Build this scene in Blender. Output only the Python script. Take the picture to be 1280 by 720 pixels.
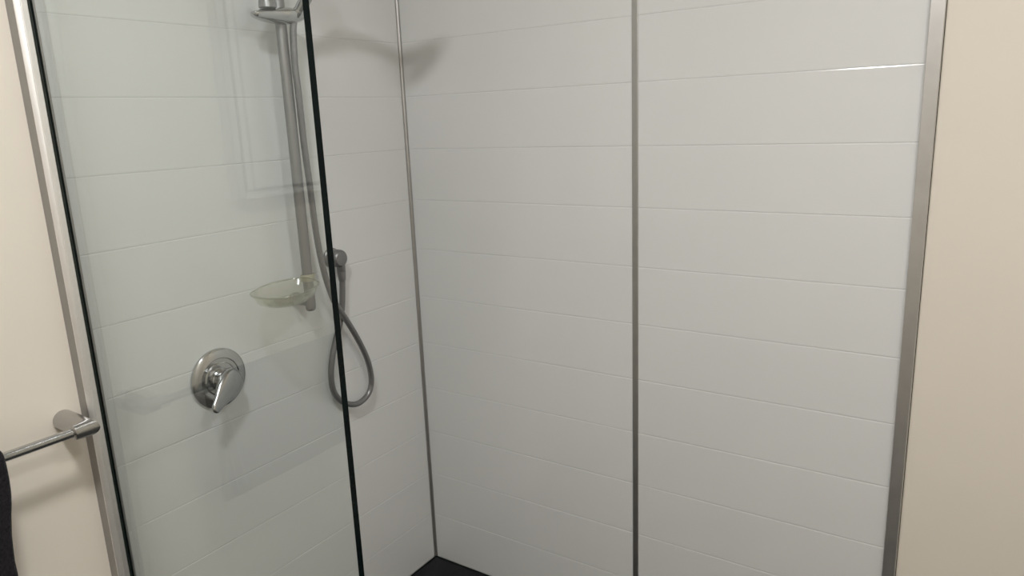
import bpy, bmesh, math, random
from mathutils import Vector, Matrix, noise
random.seed(7)
scene = bpy.context.scene
for o in list(bpy.data.objects):
    bpy.data.objects.remove(o)

# ------------------------------------------------------------------ camera
F_PX = 913.4
YAW, PITCH, ROLL = -0.5944, -0.2296, -0.0407
CAM = Vector((1.4861, -1.6709, 1.4423))
fw = Vector((math.sin(YAW)*math.cos(PITCH), math.cos(YAW)*math.cos(PITCH), math.sin(PITCH)))
r0 = Vector((math.cos(YAW), -math.sin(YAW), 0))
u0 = r0.cross(fw)
rt = r0*math.cos(ROLL) + u0*math.sin(ROLL)
up = u0*math.cos(ROLL) - r0*math.sin(ROLL)
cd = bpy.data.cameras.new('camera')
cd.sensor_fit = 'HORIZONTAL'
cd.sensor_width = 36.0
cd.lens = F_PX*36.0/1280.0
cd.clip_start = 0.02
cam = bpy.data.objects.new('camera', cd)
scene.collection.objects.link(cam)
m = Matrix((rt, up, -fw)).transposed().to_4x4()
m.translation = CAM
cam.matrix_world = m
scene.camera = cam

# ------------------------------------------------------------------ world, light, exposure
world = bpy.data.worlds.new('world')
scene.world = world
world.use_nodes = True
world.node_tree.nodes['Background'].inputs[0].default_value = (0.9, 0.92, 1.0, 1)
world.node_tree.nodes['Background'].inputs[1].default_value = 0.05
LAMPS = [((1.02, -1.49), 19.0, 'round flush ceiling lamp above the camera side of the glass, outside the view'),
         ((2.05, -1.10), 11.0, 'added round fill lamp near the right wall, outside the view')]  # second lamp is an added fill, evens out brightness on the right
LAMP_COLOUR = (1.0, 0.988, 0.982)
scene.view_settings.view_transform = 'Standard'
scene.view_settings.look = 'None'
scene.view_settings.gamma = 1.0
scene.view_settings.use_curve_mapping = False
scene.view_settings.exposure = 0.0

# ------------------------------------------------------------------ materials
def lin(c):
    return tuple(((v/255.0)/12.92 if v/255.0 <= 0.04045 else ((v/255.0+0.055)/1.055)**2.4) for v in c)

def mat(name, col, rough=0.5, metal=0.0, spec=0.5, noise_scale=None, noise_amt=0.06,
        bump=None, bump_scale=60.0, rough_var=0.0, coat=0.0, sheen=0.0):
    mt = bpy.data.materials.new(name)
    mt.use_nodes = True
    nt = mt.node_tree
    b = nt.nodes['Principled BSDF']
    b.inputs['Base Color'].default_value = (*col, 1)
    b.inputs['Roughness'].default_value = rough
    b.inputs['Metallic'].default_value = metal
    b.inputs['Specular IOR Level'].default_value = spec
    b.inputs['Coat Weight'].default_value = coat
    b.inputs['Sheen Weight'].default_value = sheen
    tc = nt.nodes.new('ShaderNodeTexCoord')
    if noise_scale:
        n = nt.nodes.new('ShaderNodeTexNoise')
        n.inputs['Scale'].default_value = noise_scale
        n.inputs['Detail'].default_value = 4
        nt.links.new(tc.outputs['Object'], n.inputs['Vector'])
        r = nt.nodes.new('ShaderNodeValToRGB')
        r.color_ramp.elements[0].position = 0.3
        r.color_ramp.elements[1].position = 0.7
        r.color_ramp.elements[0].color = (*[v*(1-noise_amt) for v in col], 1)
        r.color_ramp.elements[1].color = (*[min(1, v*(1+noise_amt)) for v in col], 1)
        nt.links.new(n.outputs['Fac'], r.inputs['Fac'])
        nt.links.new(r.outputs['Color'], b.inputs['Base Color'])
        if rough_var:
            mr = nt.nodes.new('ShaderNodeMapRange')
            mr.inputs['To Min'].default_value = max(0.0, rough-rough_var)
            mr.inputs['To Max'].default_value = rough+rough_var
            nt.links.new(n.outputs['Fac'], mr.inputs['Value'])
            nt.links.new(mr.outputs['Result'], b.inputs['Roughness'])
    if bump:
        n2 = nt.nodes.new('ShaderNodeTexNoise')
        n2.inputs['Scale'].default_value = bump_scale
        n2.inputs['Detail'].default_value = 3
        nt.links.new(tc.outputs['Object'], n2.inputs['Vector'])
        bp = nt.nodes.new('ShaderNodeBump')
        bp.inputs['Strength'].default_value = bump
        bp.inputs['Distance'].default_value = 0.002
        nt.links.new(n2.outputs['Fac'], bp.inputs['Height'])
        nt.links.new(bp.outputs['Normal'], b.inputs['Normal'])
    return mt

def glass_mat(name, tint, extra=0.0, r0_=0.042):
    """Thin architectural glass: Schlick reflection over tinted transmission."""
    mt = bpy.data.materials.new(name)
    mt.use_nodes = True
    nt = mt.node_tree
    nt.nodes.clear()
    out = nt.nodes.new('ShaderNodeOutputMaterial')
    tr = nt.nodes.new('ShaderNodeBsdfTransparent')
    tr.inputs['Color'].default_value = (*tint, 1)
    gl = nt.nodes.new('ShaderNodeBsdfGlossy')
    gl.inputs['Color'].default_value = (0.97, 1.0, 0.985, 1)
    gl.inputs['Roughness'].default_value = 0.0 if extra == 0 else 0.15
    lw = nt.nodes.new('ShaderNodeLayerWeight')
    lw.inputs['Blend'].default_value = 0.5
    pw = nt.nodes.new('ShaderNodeMath'); pw.operation = 'POWER'
    pw.inputs[1].default_value = 5.0
    ma = nt.nodes.new('ShaderNodeMath'); ma.operation = 'MULTIPLY_ADD'
    ma.inputs[1].default_value = 1.0-r0_
    ma.inputs[2].default_value = r0_
    nt.links.new(lw.outputs['Facing'], pw.inputs[0])
    nt.links.new(pw.outputs[0], ma.inputs[0])
    mx = nt.nodes.new('ShaderNodeMixShader')
    nt.links.new(ma.outputs[0], mx.inputs[0])
    base = tr
    if extra:
        df = nt.nodes.new('ShaderNodeBsdfTranslucent')
        df.inputs['Color'].default_value = (0.80, 0.80, 0.70, 1)
        d2 = nt.nodes.new('ShaderNodeBsdfDiffuse')
        d2.inputs['Color'].default_value = (0.80, 0.80, 0.70, 1)
        ad = nt.nodes.new('ShaderNodeMixShader')
        nt.links.new(df.outputs[0], ad.inputs[1]); nt.links.new(d2.outputs[0], ad.inputs[2])
        m2 = nt.nodes.new('ShaderNodeMixShader')
        m2.inputs[0].default_value = extra
        nt.links.new(tr.outputs[0], m2.inputs[1]); nt.links.new(ad.outputs[0], m2.inputs[2])
        base = m2
    nt.links.new(base.outputs[0], mx.inputs[1])
    nt.links.new(gl.outputs[0], mx.inputs[2])
    nt.links.new(mx.outputs[0], out.inputs['Surface'])
    return mt

M = {}
M['cream'] = mat('cream_paint', (0.80, 0.745, 0.655), 0.55, spec=0.3, noise_scale=3, noise_amt=0.012, bump=0.05, bump_scale=220)
M['ceiling'] = mat('ceiling_paint', (0.82, 0.80, 0.76), 0.8, noise_scale=4, noise_amt=0.01)
M['acrylic'] = mat('white_acrylic', (0.735, 0.747, 0.742), 0.13, spec=0.42, noise_scale=2.2, noise_amt=0.012, rough_var=0.02)
M['backing'] = mat('acrylic_backing', (0.60, 0.595, 0.575), 0.5, noise_scale=5, noise_amt=0.02)
M['alu'] = mat('satin_aluminium', (0.62, 0.615, 0.61), 0.40, 1.0, noise_scale=30, noise_amt=0.03, rough_var=0.04)
M['alu_dark'] = mat('dull_aluminium', (0.46, 0.458, 0.452), 0.42, 1.0, noise_scale=30, noise_amt=0.03, rough_var=0.04)
M['bright_alu'] = mat('bright_aluminium', (0.97, 0.97, 0.97), 0.42, 1.0, noise_scale=30, noise_amt=0.02, rough_var=0.03)
M['chrome'] = mat('chrome', (0.52, 0.525, 0.53), 0.15, 1.0, noise_scale=8, noise_amt=0.02, rough_var=0.01)
M['grey_plastic'] = mat('satin_grey_metal', (0.27, 0.27, 0.272), 0.40, 0.8, noise_scale=40, noise_amt=0.02)
M['hose'] = mat('satin_hose', (0.24, 0.24, 0.245), 0.36, 0.7, noise_scale=90, noise_amt=0.04)
M['black'] = mat('black_rubber', (0.006, 0.012, 0.010), 0.35, noise_scale=60, noise_amt=0.1)
M['edge'] = mat('dark_green_glass_edge', (0.002, 0.006, 0.0065), 0.15, spec=0.10, noise_scale=14, noise_amt=0.3)
M['tray'] = mat('black_tray', (0.007, 0.007, 0.010), 0.42, spec=0.35, noise_scale=30, noise_amt=0.25, bump=0.15, bump_scale=400)
M['floor'] = mat('charcoal_floor', (0.10, 0.10, 0.10), 0.45, noise_scale=12, noise_amt=0.2)
M['towel'] = mat('charcoal_terry', (0.016, 0.0145, 0.0175), 0.95, spec=0.1, noise_scale=180, noise_amt=0.35, bump=1.0, bump_scale=300, sheen=0.12)
M['white'] = mat('white_gloss', (0.80, 0.79, 0.76), 0.3, noise_scale=5, noise_amt=0.01)
M['glass'] = glass_mat('clear_glass', (0.950, 0.968, 0.966))
M['soap'] = glass_mat('milky_plastic', (0.952, 0.948, 0.905), extra=0.03)
M['soap_rim'] = glass_mat('milky_plastic_rim', (0.88, 0.88, 0.84), extra=0.10)
M['clip'] = mat('yellowed_plastic', (0.40, 0.38, 0.28), 0.4, noise_scale=40, noise_amt=0.05)
M['brushed'] = mat('brushed_chrome', (0.47, 0.465, 0.46), 0.24, 1.0, noise_scale=20, noise_amt=0.03)
M['bead'] = mat('dark_bead', (0.05, 0.05, 0.05), 0.5, noise_scale=60, noise_amt=0.05)
M['channel'] = mat('dull_grey_channel', (0.36, 0.358, 0.355), 0.40, 1.0, noise_scale=30, noise_amt=0.03)
M['nozzle'] = mat('grey_nozzle', (0.25, 0.25, 0.26), 0.5, noise_scale=60, noise_amt=0.05)

# ------------------------------------------------------------------ helpers
COL = scene.collection
def link(o, parent=None):
    COL.objects.link(o)
    if parent is not None:
        o.parent = parent
        o.matrix_parent_inverse = parent.matrix_world.inverted()
    return o

def mesh_obj(name, verts, faces, material, parent=None, smooth=True, autosmooth=40):
    me = bpy.data.meshes.new(name)
    me.from_pydata([tuple(v) for v in verts], [], faces)
    bm = bmesh.new(); bm.from_mesh(me)
    bmesh.ops.recalc_face_normals(bm, faces=bm.faces)
    bm.to_mesh(me); bm.free()
    me.materials.append(material)
    if smooth:
        shade(me, autosmooth)
    return link(bpy.data.objects.new(name, me), parent)

def shade(me, deg):
    for p in me.polygons:
        p.use_smooth = True
    me.set_sharp_from_angle(angle=math.radians(deg))

def bm_obj(name, bm, material, parent=None, smooth=True, deg=40):
    me = bpy.data.meshes.new(name)
    bmesh.ops.recalc_face_normals(bm, faces=bm.faces)
    bm.to_mesh(me); bm.free()
    me.materials.append(material)
    if smooth:
        shade(me, deg)
    return link(bpy.data.objects.new(name, me), parent)

def box(name, a, b, material, parent=None, bevel=0.0, seg=2):
    bm = bmesh.new()
    bmesh.ops.create_cube(bm, size=1)
    a, b = Vector(a), Vector(b)
    for v in bm.verts:
        v.co = Vector(((a[i]+b[i])/2 + v.co[i]*(b[i]-a[i])) for i in range(3))
    if bevel:
        bmesh.ops.bevel(bm, geom=bm.edges[:], offset=bevel, segments=seg, profile=0.5, affect='EDGES')
    return bm_obj(name, bm, material, parent, smooth=bool(bevel))

def loft(name, rings, material, parent=None, cap=True, deg=40, closed=False):
    n = len(rings[0]); vs = []; fs = []
    for r in rings:
        vs += [Vector(p) for p in r]
    R = len(rings)
    for i in range(R if closed else R-1):
        for j in range(n):
            a = i*n+j; b = i*n+(j+1) % n
            c = ((i+1) % R)*n+(j+1) % n; d = ((i+1) % R)*n+j
            fs.append((a, b, c, d))
    if cap and not closed:
        fs.append(tuple(range(n)))
        fs.append(tuple((R-1)*n+j for j in range(n)))
    return mesh_obj(name, vs, fs, material, parent, True, deg)

def frame_of(t):
    t = t.normalized()
    a = Vector((0, 0, 1)) if abs(t.z) < 0.9 else Vector((0, 1, 0))
    x = t.cross(a).normalized(); y = t.cross(x).normalized()
    return x, y

def lathe(name, origin, axis, prof, material, parent=None, n=40, deg=35):
    """prof: (distance along axis, radius)"""
    o = Vector(origin); ax = Vector(axis).normalized()
    x, y = frame_of(ax)
    rings = []
    for d, r in prof:
        r = max(r, 1e-4)
        rings.append([o+ax*d+(x*math.cos(2*math.pi*j/n)+y*math.sin(2*math.pi*j/n))*r for j in range(n)])
    return loft(name, rings, material, parent, True, deg)

def smooth_path(pts, sub=8):
    P = [Vector(p) for p in pts]
    out = []
    for i in range(len(P)-1):
        p0 = P[max(i-1, 0)]; p1 = P[i]; p2 = P[i+1]; p3 = P[min(i+2, len(P)-1)]
        for k in range(sub):
            t = k/sub
            out.append(0.5*((2*p1)+(p2-p0)*t+(2*p0-5*p1+4*p2-p3)*t*t+(3*p1-p0-3*p2+p3)*t**3))
    out.append(P[-1])
    return out

def tube(name, path, rad, material, parent=None, n=16, ridged=None):
    P = [Vector(p) for p in path]
    rings = []; x = None
    for i, p in enumerate(P):
        t = (P[min(i+1, len(P)-1)]-P[max(i-1, 0)]).normalized()
        if x is None:
            x, _ = frame_of(t)
        x = (x-t*x.dot(t)).normalized(); y = t.cross(x)
        r = rad(i) if callable(rad) else rad
        if ridged:
            r *= 1.0+ridged*(1 if i % 2 else -1)
        rings.append([p+(x*math.cos(2*math.pi*j/n)+y*math.sin(2*math.pi*j/n))*r for j in range(n)])
    return loft(name, rings, material, parent)

def prism_z(name, prof, z0, z1, material, parent=None, deg=30):
    return loft(name, [[Vector((x, y, z0)) for x, y in prof], [Vector((x, y, z1)) for x, y in prof]], material, parent, True, deg)

def empty(name, loc):
    o = bpy.data.objects.new(name, None)
    o.empty_display_size = 0.05
    o.location = loc
    COL.objects.link(o)
    bpy.context.view_layer.update()
    return o

def tag(o, label, cat, group=None):
    o['label'] = label; o['category'] = cat
    if group: o['group'] = group
    return o

def struct(o, label=None, cat=None):
    o['kind'] = 'structure'
    if label: o['label'] = label
    if cat: o['category'] = cat
    return o

def pix(u, v, x):
    """photo pixel -> point of the plane at depth x from the tap wall"""
    d = fw + rt*((u-640)/F_PX) - up*((v-360)/F_PX)
    return CAM + d*((x-CAM.x)/d.x)

# ------------------------------------------------------------------ room shell
PL = -0.006                       # plaster face lies behind the lining face
RX, RY, RZ = 2.55, -2.75, 2.42
wl = struct(box('wall_left', (PL-0.1, RY, -0.06), (PL, -PL+0.1, RZ), M['cream']), 'cream painted wall carrying the shower tap, slide rail and towel rail', 'wall')
wb = struct(box('wall_back', (PL, -PL, -0.06), (RX+0.1, -PL+0.1, RZ), M['cream']), 'back wall of the shower, cream paint right of the metal edge strip', 'wall')
struct(box('wall_right', (RX, RY, -0.06), (RX+0.1, -PL, RZ), M['cream']), 'cream wall to the right, outside the view', 'wall')
struct(box('wall_front', (PL-0.1, RY-0.1, -0.06), (RX+0.1, RY, RZ), M['cream']), 'cream wall behind the camera', 'wall')
struct(box('ceiling', (PL-0.1, RY-0.1, RZ), (RX+0.1, -PL+0.1, RZ+0.08), M['ceiling']), 'plain white ceiling above the shower', 'ceiling')
struct(box('floor', (PL-0.1, RY-0.1, -0.12), (RX+0.1, -PL+0.1, -0.06), M['floor']), 'dark charcoal bathroom floor', 'floor')

# lining of horizontal boards with V joints
PITCHZ = 0.15; ZK = 1.6615
TH = 0.0045; GW = 0.0023; GD = 0.00060; GAP = 0.00008      # board thickness, half width and depth of the V joint
def board_mesh(name, axis, length, h):
    """board: back on 0, face at TH out of the wall; chamfered long edges; local origin bottom start"""
    prof = [(0, GAP), (TH-GD, GAP), (TH, GW), (TH, h-GW), (TH-GD, h-GAP), (0, h-GAP)]
    vs = []; n = len(prof)
    for s in (0.0, length):
        for d, z in prof:
            vs.append((d, -s, z) if axis == 'y' else (s, -d, z))
    fs = [(i, (i+1) % n, n+(i+1) % n, n+i) for i in range(n)] + [tuple(range(n)), tuple(range(n, 2*n))]
    me = bpy.data.meshes.new(name)
    me.from_pydata(vs, [], fs)
    bm = bmesh.new(); bm.from_mesh(me)
    bmesh.ops.recalc_face_normals(bm, faces=bm.faces); bm.to_mesh(me); bm.free()
    me.materials.append(M['acrylic'])
    return me

ZTOP = ZK + 3*PITCHZ
zs = [ZK + (3-k)*PITCHZ for k in range(14)] + [0.0015]      # joints from the top down to the tray
def lining(parent, axis, start, length, label):
    if axis == 'y':
        pn = box('lining_panel', (PL, -start-length, 0.0015), (-TH, -start, ZTOP), M['backing'], parent)
    else:
        pn = box('lining_panel', (start, TH, 0.0015), (start+length, -PL, ZTOP), M['backing'], parent)
    pn['label'] = label
    cache = {}
    for k in range(len(zs)-1):
        h = round(zs[k]-zs[k+1], 4)
        if h < 0.004: continue
        if h not in cache: cache[h] = board_mesh('lining_board', axis, length, h)
        o = bpy.data.objects.new('lining_board', cache[h])
        o.location = (-TH, -start, zs[k+1]) if axis == 'y' else (start, TH, zs[k+1])
        link(o, pn)
    return pn
lining(wl, 'y', 0.003, 0.9745, 'white grooved lining behind the glass screen')
lining(wb, 'x', 0.003, 0.7315, 'white grooved lining between corner and joint strip')
lining(wb, 'x', 0.7355, 0.6115, 'white grooved lining between joint strip and edge strip')

# metal strips: corner, joint, end edge
L = 0.0085
struct(prism_z('trim_1', [(0.0, 0.0), (L, 0.0), (L, -0.0008), (L*0.55, -0.0016), (0.0016, -L*0.55), (0.0008, -L), (0, -L)], 0.0, ZTOP, M['alu_dark'], None), 'slim grey metal strip in the shower corner', 'trim')
J = 0.7350; w = 0.0078
struct(prism_z('trim_2', [(J-w, 0), (J-w, -0.0018), (J-w+0.0016, -0.0030), (J+w-0.0016, -0.0030), (J+w, -0.0018), (J+w, 0)], 0.0, ZTOP, M['alu_dark']), 'narrow grey metal joint strip between two lining panels', 'trim')
EA, EB = 1.3412, 1.3674
struct(prism_z('trim_3', [(EA, 0.0), (EA, -0.006), (EA+0.0012, -0.0075), (EB-0.0012, -0.0075), (EB, -0.006), (EB, -PL), (EB-0.012, -PL), (EB-0.012, 0)], 0.0, ZTOP, M['alu']), 'wide flat silver edge strip ending the lining beside cream wall', 'trim')
struct(prism_z('trim_4', [(EB, 0.0030), (EB+0.0009, 0.0040), (EB+0.0012, -PL), (EB, -PL)], 0.0, ZTOP, M['black']), 'thin dark sealant line along the silver edge strip', 'trim')

# ------------------------------------------------------------------ shower tray
tr = empty('shower_tray', (0.67, -0.5, -0.06))
tag(tr, 'black shower tray in the corner below the white linings', 'shower tray')
bm = bmesh.new()
NX, NY = 24, 18
x0, x1, y0, y1 = 0.0005, 1.366, -1.03, -0.0005
def tray_z(x, y):
    d = min(x-x0, x1-x, y-y0, y1-y)
    if d < 0.02: return 0.0
    return -0.012*min(1, (d-0.02)/0.05) - 0.010*max(0, 1-math.hypot(x-0.68, y+0.5)/0.6)
xs = [x0, x0+0.02] + [x0+0.02+(x1-x0-0.04)*i/NX for i in range(1, NX)] + [x1-0.02, x1]
ys = [y0, y0+0.02] + [y0+0.02+(y1-y0-0.04)*i/NY for i in range(1, NY)] + [y1-0.02, y1]
g = [[bm.verts.new((x, y, tray_z(x, y))) for y in ys] for x in xs]
for i in range(len(xs)-1):
    for j in range(len(ys)-1):
        bm.faces.new((g[i][j], g[i+1][j], g[i+1][j+1], g[i][j+1]))
ext = bmesh.ops.extrude_edge_only(bm, edges=[e for e in bm.edges if e.is_boundary])
for v in [q for q in ext['geom'] if isinstance(q, bmesh.types.BMVert)]:
    v.co.z = -0.06
bm_obj('tray_body', bm, M['tray'], tr, True, 30)
lathe('waste_cover', (0.68, -0.5, -0.025), (0, 0, 1), [(0, 0.056), (0.004, 0.056), (0.006, 0.052), (0.006, 0.001)], M['chrome'], tr)
tube('sealant_bead', [(0.003, -0.974, 0.0015), (0.003, -0.003, 0.0015), (1.34, -0.003, 0.0015)], 0.0022, M['black'], tr, 8)

# ------------------------------------------------------------------ glass screen
GY0, GY1 = -0.9945, -0.9835        # outer and inner face
GX = 0.7265
sc = empty('shower_screen', (0.0, -0.989, 0.0))
tag(sc, 'frameless clear glass shower screen with dark edge in a silver wall channel', 'shower screen')
g = box('glass_pane', (0.014, GY0, 0.006), (GX, GY1, 2.02), M['glass'], sc)
g.data.materials.append(M['edge'])
for p in g.data.polygons:
    if abs(p.normal.y) < 0.5: p.material_index = 1
g['label'] = 'clear slightly green glass pane with near black edge'
ZC = 2.02
prism_z('wall_channel', [(PL, -1.0195), (0.0225, -1.0195), (0.0230, -1.0185), (0.0230, -1.0180), (0.0120, -1.0180), (0.0120, -0.9800), (0.0110, -0.9785), (PL, -0.9785)], 0.001, ZC, M['channel'], sc, 30)['label'] = 'dull grey aluminium channel fixed to the wall'
prism_z('channel_cover', [(0.0123, -1.0178), (0.0230, -1.0195), (0.0240, -1.0192), (0.0262, -1.0160), (0.0276, -1.0125), (0.0280, -1.0110), (0.0276, -1.0100), (0.0286, -1.0085), (0.0286, -0.9993), (0.0276, -0.9983), (0.0123, -0.9983)], 0.001, ZC, M['bright_alu'], sc, 30)['label'] = 'bright silver cover strip of the wall channel'
prism_z('glazing_seal', [(0.0123, -0.9982), (0.0275, -0.9982), (0.0290, -0.9970), (0.0292, GY0-0.0001), (0.0123, GY0-0.0001)], 0.004, ZC-0.002, M['black'], sc)
box('bottom_seal', (0.014, GY0+0.001, 0.0005), (GX, GY1-0.001, 0.006), M['black'], sc)

# ------------------------------------------------------------------ mixer tap
MC = Vector((0.0, -0.716, 0.876))
mx = empty('shower_mixer', MC)
tag(mx, 'round chrome shower mixer with drooping lever behind the glass', 'shower mixer')
lathe('cover_plate', MC, (1, 0, 0), [(0.0, 0.0705), (0.004, 0.0715), (0.007, 0.0705), (0.0095, 0.067), (0.0115, 0.060), (0.0130, 0.052),
      (0.0132, 0.050), (0.0112, 0.048), (0.0112, 0.040), (0.0135, 0.037), (0.0140, 0.030), (0.0140, 0.0005)], M['chrome'], mx, 64, 25)
lathe('body', MC, (1, 0, 0), [(0.012, 0.027), (0.020, 0.0265), (0.022, 0.0245), (0.034, 0.0240), (0.036, 0.026), (0.046, 0.026), (0.052, 0.022)], M['chrome'], mx, 48)
# lever: teardrop cap that sweeps down and outward
LA = math.radians(-56)
def rot(y, z):
    return (y*math.cos(LA)-z*math.sin(LA), y*math.sin(LA)+z*math.cos(LA))
def lever():
    rings = []
    S = [(-0.030, 0.004, 0.056, 0.050), (-0.028, 0.012, 0.060, 0.044), (-0.022, 0.0205, 0.0645, 0.041), (-0.012, 0.0265, 0.0675, 0.040), (0.0, 0.0285, 0.0695, 0.0405),
         (0.014, 0.0275, 0.0715, 0.0435), (0.028, 0.0245, 0.0735, 0.050), (0.042, 0.0200, 0.0760, 0.0575), (0.056, 0.0150, 0.0790, 0.0655),
         (0.068, 0.0118, 0.0815, 0.0705), (0.076, 0.0098, 0.0832, 0.0735), (0.0805, 0.0068, 0.0830, 0.0755), (0.0825, 0.003, 0.0815, 0.0775)]
    n = 28
    for d, hw, xf, xb in S:
        xm = (xf+xb)/2; hx = (xf-xb)/2
        ring = []
        for j in range(n):
            a = 2*math.pi*j/n
            c, s = math.cos(a), math.sin(a)
            e = 0.62
            ring.append(MC + Vector((xm-0.006+hx*math.copysign(abs(s)**e, s), *rot(1.10*hw*math.copysign(abs(c)**0.8, c), -d))))
        rings.append(ring)
    return rings
lv = loft('lever', lever(), M['chrome'], mx, True, 50)
lv['label'] = 'chrome teardrop lever pointing down'

# ------------------------------------------------------------------ slide rail
RXc, RYc = 0.058, -0.470
sr = empty('shower_rail', (0.0, RYc, 0.98))
tag(sr, 'vertical satin chrome shower slide rail with a boat shaped slider', 'shower rail')
def oval(x, y, a, b, n=28):
    return [(x+a*math.cos(2*math.pi*j/n), y+b*math.sin(2*math.pi*j/n)) for j in range(n)]
rr = []
for z, f in [(0.986, 0.70), (0.988, 0.88), (0.992, 0.97), (0.998, 1.0), (1.0, 1.0), (1.95, 1.0), (1.956, 0.97), (1.96, 0.7)]:
    rr.append([Vector((x, y, z)) for x, y in oval(RXc, RYc, 0.0110*f, 0.0140*f)])
loft('rail_bar', rr, M['grey_plastic'], sr, True, 35)
for zc, s in ((1.010, 1), (1.935, -1)):
    rings = []
    for x, hy, hz in ((0.0, 0.0165, 0.0165), (0.004, 0.0165, 0.0165), (0.007, 0.0125, 0.0135), (0.045, 0.0115, 0.0125), (0.052, 0.0115, 0.0125)):
        n = 20; ring = []
        for j in range(n):
            a = 2*math.pi*j/n; c, sn = math.cos(a), math.sin(a)
            ring.append(Vector((x, RYc+hy*math.copysign(abs(c)**0.5, c), zc+hz*math.copysign(abs(sn)**0.5, sn))))
        rings.append(ring)
    loft('rail_bracket', rings, M['grey_plastic'], sr, True, 40)
# slider: boat shaped body around the rail
SL = []
ya, yb = -0.566, -0.417
for i in range(25):
    t = i/24
    y = ya+(yb-ya)*t
    prof_ = min(1.0, (t/0.62))**0.5 if t < 0.62 else math.sqrt(max(0.0, 1-((t-0.62)/0.40)**2))
    hx = 0.004+0.030*prof_ if 0 < t < 1 else 0.003
    hz = 0.003+0.0195*prof_ if 0 < t < 1 else 0.002
    xc = 0.080-0.014*math.sin(math.pi*t)
    zc = 1.697+0.004*(t-0.5)-0.008*(1-t)**2
    ring = []
    for j in range(24):
        a = 2*math.pi*j/24; c, s = math.cos(a), math.sin(a)
        zz = hz*s*(0.55 if s > 0 else 1.15)
        ring.append(Vector((xc+hx*c, y, zc+zz)))
    SL.append(ring)
loft('slider', SL, M['chrome'], sr, True, 60)['label'] = 'bright chrome boat shaped slider'
lathe('slider_knob', (0.080, -0.522, 1.702), (0, 0, 1), [(0, 0.019), (0.006, 0.0185), (0.03, 0.0155), (0.034, 0.013), (0.035, 0.001)], M['grey_plastic'], sr)

# handset standing in the slider
hs = empty('hand_shower', (0.095, -0.440, 1.70))
tag(hs, 'chrome hand shower leaning out of the slider at the top', 'hand shower')
h0 = Vector((0.098, -0.447, 1.700)); h1 = Vector((0.195, -0.430, 1.800)); h2 = Vector((0.326, -0.408, 1.842))
pth = smooth_path([h0, h0.lerp(h1, 0.5)+Vector((0.0, 0, 0.004)), h1, h1.lerp(h2, 0.55)+Vector((0, 0, 0.008)), h2], 6)
tube('handle', pth, lambda i: 0.0125+0.003*math.sin(math.pi*i/(len(pth)-1)), M['chrome'], hs, 20)
hd = (h0-h1).normalized()
lathe('hose_nut', h0-hd*0.004, hd, [(0, 0.0125), (0.004, 0.0135), (0.016, 0.012), (0.018, 0.0095), (0.028, 0.0085)], M['chrome'], hs)
ax = Vector((0.72, -0.35, -0.60)).normalized()
hc = h2 + Vector((0.012, 0.0, -0.012))
lathe('spray_head', hc-ax*0.018, ax, [(0, 0.004), (0.004, 0.026), (0.012, 0.041), (0.022, 0.049), (0.030, 0.050), (0.033, 0.048)], M['chrome'], hs)
lathe('spray_face', hc+ax*0.0150, ax, [(0, 0.046), (0.002, 0.046), (0.0035, 0.042), (0.0035, 0.001)], M['nozzle'], hs)

# ------------------------------------------------------------------ hose and wall outlet
ho = empty('shower_hose', tuple(pix(440, 507, 0.03)))
tag(ho, 'grey shower hose hanging in a loop below the wall outlet', 'shower hose')
hp = [(370, 13, .085), (367.5, 26, .079), (366.5, 40, .076), (368.5, 80, .073), (373.5, 120, .072), (380, 180, .064), (387, 230, .058), (393.5, 280, .052), (400, 318, .048), (408, 350, .046),
      (418.5, 378, .046), (431, 397, .047), (445, 420, .043), (457.5, 445, .036), (463, 464, .032), (464, 480, .030), (460, 493, .029), (450, 503, .028),
      (440, 505.5, .027), (427, 501.5, .026), (417.5, 490, .025), (414, 472, .025), (415, 450, .0245), (419.5, 426, .024), (425, 404, .024), (427.5, 385, .025), (428, 366, .028), (427.8, 350, .030)]
hpath = smooth_path([pix(*q) for q in hp], 12)
tube('hose_tube', hpath, 0.0080, M['hose'], ho, 14, ridged=0.02)
lathe('hose_nut', pix(427.8, 351, .030), (0, 0, 1), [(-0.002, 0.0078), (0.004, 0.0098), (0.022, 0.0112), (0.026, 0.0112)], M['grey_plastic'], ho)

wo = empty('wall_outlet', tuple(pix(425, 323, 0.0)))
tag(wo, 'rounded grey wall outlet elbow feeding the hose', 'wall outlet')
oc = pix(423.5, 323, .030); oc = Vector((0, oc.y, oc.z))
lathe('outlet_body', oc, (1, 0, 0), [(0, 0.0270), (0.004, 0.0270), (0.007, 0.0240), (0.032, 0.0238), (0.038, 0.0225), (0.042, 0.0190), (0.0435, 0.012), (0.044, 0.001)], M['grey_plastic'], wo)
on = pix(427.8, 351, .030)
lathe('outlet_stub', (on.x, on.y, oc.z-0.010), (0, 0, -1), [(0, 0.0115), (oc.z-0.011-on.z-0.026, 0.0115), (oc.z-0.010-on.z-0.026, 0.0108)], M['grey_plastic'], wo)

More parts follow.
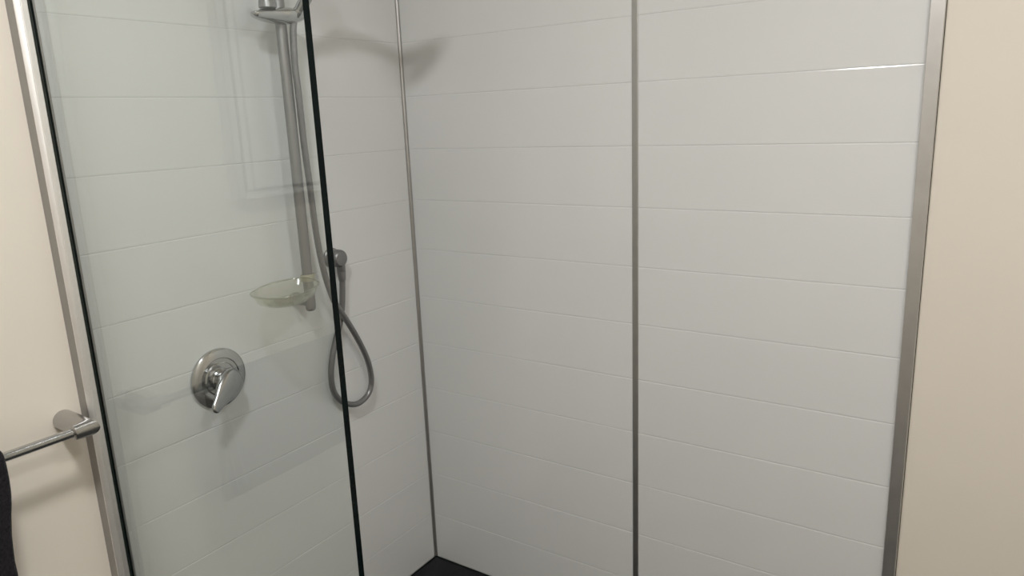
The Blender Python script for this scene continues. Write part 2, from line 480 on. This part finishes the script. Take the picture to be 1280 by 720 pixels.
# ------------------------------------------------------------------ soap dish on the rail
sd = empty('soap_dish', (0.10, -0.57, 1.05))
tag(sd, 'translucent milky soap dish clipped to the bottom of the rail', 'soap dish')
outl = [(0.088, -0.664), (0.056, -0.610), (0.040, -0.558), (0.052, -0.510), (0.074, -0.489), (0.105, -0.494), (0.150, -0.515), (0.190, -0.575), (0.206, -0.635), (0.186, -0.672), (0.140, -0.684)]
def closed_smooth(pts, sub=5):
    n = len(pts); out = []
    P = [Vector((a, b, 0)) for a, b in pts]
    for i in range(n):
        p0, p1, p2, p3 = P[i-1], P[i], P[(i+1) % n], P[(i+2) % n]
        for k in range(sub):
            t = k/sub
            out.append(0.5*((2*p1)+(p2-p0)*t+(2*p0-5*p1+4*p2-p3)*t*t+(3*p1-p0-3*p2+p3)*t**3))
    return out
oo = closed_smooth(outl)
cc = sum(oo, Vector())/len(oo)
def sring(f, z): return [Vector((cc.x+(q.x-cc.x)*f, cc.y+(q.y-cc.y)*f, z)) for q in oo]
ZS = 1.076
loft('dish_bowl', [sring(1.0, ZS), sring(1.0, ZS-0.003), sring(0.955, ZS-0.004), sring(0.90, ZS-0.014), sring(0.84, ZS-0.024), sring(0.74, ZS-0.028), sring(0.4, ZS-0.029),
      sring(0.39, ZS-0.0265), sring(0.73, ZS-0.0255), sring(0.82, ZS-0.0215), sring(0.875, ZS-0.012), sring(0.94, ZS-0.0005)], M['soap'], sd, False, 40, closed=True)
loft('dish_base', [sring(0.41, ZS-0.0288), sring(0.41, ZS-0.0266), sring(0.05, ZS-0.0266)], M['soap'], sd, True, 40)
def cring(a, b, z): return [Vector((x, y, z)) for x, y in oval(RXc, RYc, a, b, 32)]
loft('rail_clip', [cring(0.0150, 0.0178, ZS-0.013), cring(0.0155, 0.0185, ZS-0.011), cring(0.0155, 0.0185, ZS+0.002), cring(0.0150, 0.0178, ZS+0.004), cring(0.0114, 0.0144, ZS+0.004), cring(0.0114, 0.0144, ZS-0.013)], M['clip'], sd, False, 40, closed=True)
tube('dish_rim', [q for q in sring(0.99, ZS)] + [sring(0.99, ZS)[0]], 0.0018, M['soap_rim'], sd, 8)

# ------------------------------------------------------------------ towel rail
BX, BY, BZ, BR = 0.080, -1.054, 0.8995, 0.0088
to = empty('towel_rail', (PL, BY, BZ))
tag(to, 'chrome towel rail with a mitred post on cream wall beside the screen', 'towel rail')
def mitre(yc, sgn, name):
    n = 40; rings = []
    for x, r in ((PL, 0.0188), (PL+0.0015, 0.0202), (0.030, 0.0198), (0.058, 0.0192)):
        rings.append([Vector((x, yc+r*math.cos(2*math.pi*j/n), BZ+r*math.sin(2*math.pi*j/n))) for j in range(n)])
    r = 0.0190; rz = 0.0170
    rings.append([Vector((BX+sgn*r*0.80*math.cos(2*math.pi*j/n), yc+r*math.cos(2*math.pi*j/n), BZ+rz*math.sin(2*math.pi*j/n))) for j in range(n)])
    rings.append([Vector((BX+sgn*0.0150*math.cos(2*math.pi*j/n), yc-sgn*0.024, BZ+0.0150*math.sin(2*math.pi*j/n))) for j in range(n)])
    rings.append([Vector((BX+sgn*0.0105*math.cos(2*math.pi*j/n), yc-sgn*0.0265, BZ+0.0105*math.sin(2*math.pi*j/n))) for j in range(n)])
    return loft(name, rings, M['brushed'], to, True, 30)
mitre(BY, 1, 'post'); mitre(-1.72, -1, 'post')
lathe('bar', (BX, BY-0.018, BZ), (0, -1, 0), [(0, BR), (0.63, BR)], M['chrome'], to, 24)

# ------------------------------------------------------------------ towel
def towel():
    ya_, yb_ = -1.197, -1.580
    T = 0.006
    def line(off):                                # cross-section over the bar: front bottom -> top -> back bottom
        R_ = BR+0.0015+off
        pts = []
        for k in range(26):
            z = 0.640+(BZ-0.640)*k/26
            pts.append((BX+R_, z))
        for k in range(13):
            a = math.pi*k/12
            pts.append((BX+R_*math.cos(a), BZ+R_*math.sin(a)))
        for k in range(1, 22):
            z = BZ-(BZ-0.605)*k/21
            pts.append((BX-R_, z))
        return pts
    outer = line(T); inner = line(0.0)
    NU = 90
    vs = []; fs = []
    ns = len(outer)
    def put(xz, u, lay, k):
        x, z = xz
        drop = max(0.0, BZ-z)
        side = 1 if k < ns*0.45 else (-1 if k > ns*0.62 else 0)
        edge = ya_ - 0.030*drop/0.2*min(1, drop/0.1)*0.7 + 0.0008*math.sin(z*40) + (0.004+0.10*max(0.0, drop-0.12) if side < 0 else 0)
        y = edge+(yb_-edge)*u
        nz = noise.noise(Vector((y*9, z*4, side*5)))*0.010*min(1, drop/0.08)
        f = noise.noise(Vector((y*160, z*160, side*9+lay)))*0.0011
        x += side*(abs(nz)*0.8+(f if lay else 0)+0.012*drop*(1 if side > 0 else 0.3))
        if side == 0 and lay: z += f
        return Vector((x, y, z))
    for i in range(NU+1):
        u = i/NU
        for lay, ln in ((1, outer), (0, inner)):
            for k in range(ns):
                p = put(ln[k], u, lay, k)
                if i in (0, NU):                   # soft hem: ends pinched to the middle
                    mid = (put(outer[k], u, 1, k)+put(inner[k], u, 0, k))/2
                    p = p.lerp(mid, 0.45)
                vs.append(p)
    st = 2*ns
    for i in range(NU):
        for k in range(ns-1):
            a = i*st+k; fs.append((a, a+1, a+1+st, a+st))
            b = i*st+ns+k; fs.append((b, b+st, b+st+1, b+1))
        fs.append((i*st, (i+1)*st, (i+1)*st+ns, i*st+ns))
        fs.append((i*st+ns-1, i*st+2*ns-1, (i+1)*st+2*ns-1, (i+1)*st+ns-1))
    for i in (0, NU):
        for k in range(ns-1):
            a = i*st+k
            fs.append((a, a+ns, a+ns+1, a+1))
    return vs, fs
tv, tf = towel()
tw = mesh_obj('towel', tv, tf, M['towel'], None, True, 80)
tag(tw, 'charcoal terry towel hanging over the towel rail at the left edge', 'towel')

# ------------------------------------------------------------------ framed panel on the cream wall (seen mirrored in the glass)
PY0, PY1, PZ0, PZ1 = -1.372, -1.90, 1.280, 1.98
fp = empty('framed_panel', (PL, (PY0+PY1)/2, PZ0))
tag(fp, 'pale framed panel on cream wall, seen mirrored in the glass screen', 'framed panel')
box('panel_board', (PL, PY1+0.02, PZ0+0.02), (0.018, PY0-0.02, PZ1-0.02), M['white'], fp)
def rail_bar(a, b): return box('frame_bar', a, b, M['white'], fp, 0.004)
fwid = 0.020
rail_bar((PL, PY0-fwid, PZ0), (0.030, PY0, PZ1)); rail_bar((PL, PY1, PZ0), (0.030, PY1+fwid, PZ1))
rail_bar((PL, PY1+fwid, PZ0), (0.029, PY0-fwid, PZ0+fwid)); rail_bar((PL, PY1+fwid, PZ1-fwid), (0.029, PY0-fwid, PZ1))

bw = 0.006
fb = fwid-0.003
for a_, b_ in (((0.029, PY0-fb-bw, PZ0+fb), (0.0325, PY0-fb, PZ1-fb)), ((0.029, PY1+fb, PZ0+fb), (0.0325, PY1+fb+bw, PZ1-fb)),
               ((0.028, PY1+fb+bw, PZ0+fb), (0.0325, PY0-fb-bw, PZ0+fb+bw)), ((0.028, PY1+fb+bw, PZ1-fb-bw), (0.0325, PY0-fb-bw, PZ1-fb))):
    box('frame_bead', a_, b_, M['bead'], fp)

# ------------------------------------------------------------------ ceiling lamp and added fill lamp
for (lx, ly), lp, lab in LAMPS:
    cl = empty('ceiling_lamp', (lx, ly, RZ))
    tag(cl, lab, 'lamp', 'ceiling lamps')
    lathe('lamp_base', (lx, ly, RZ), (0, 0, -1), [(0, 0.125), (0.012, 0.125), (0.016, 0.121), (0.016, 0.105)], M['white'], cl)
    em = bpy.data.materials.new('lamp_diffuser'); em.use_nodes = True
    eb = em.node_tree.nodes['Principled BSDF']
    eb.inputs['Base Color'].default_value = (0.9, 0.9, 0.88, 1)
    eb.inputs['Emission Color'].default_value = (*LAMP_COLOUR, 1)
    eb.inputs['Emission Strength'].default_value = lp/(math.pi*math.pi*0.11**2)
    lathe('lamp_diffuser', (lx, ly, RZ-0.014), (0, 0, -1), [(0, 0.110), (0.004, 0.109), (0.012, 0.098), (0.018, 0.065), (0.020, 0.03), (0.021, 0.001)], em, cl)
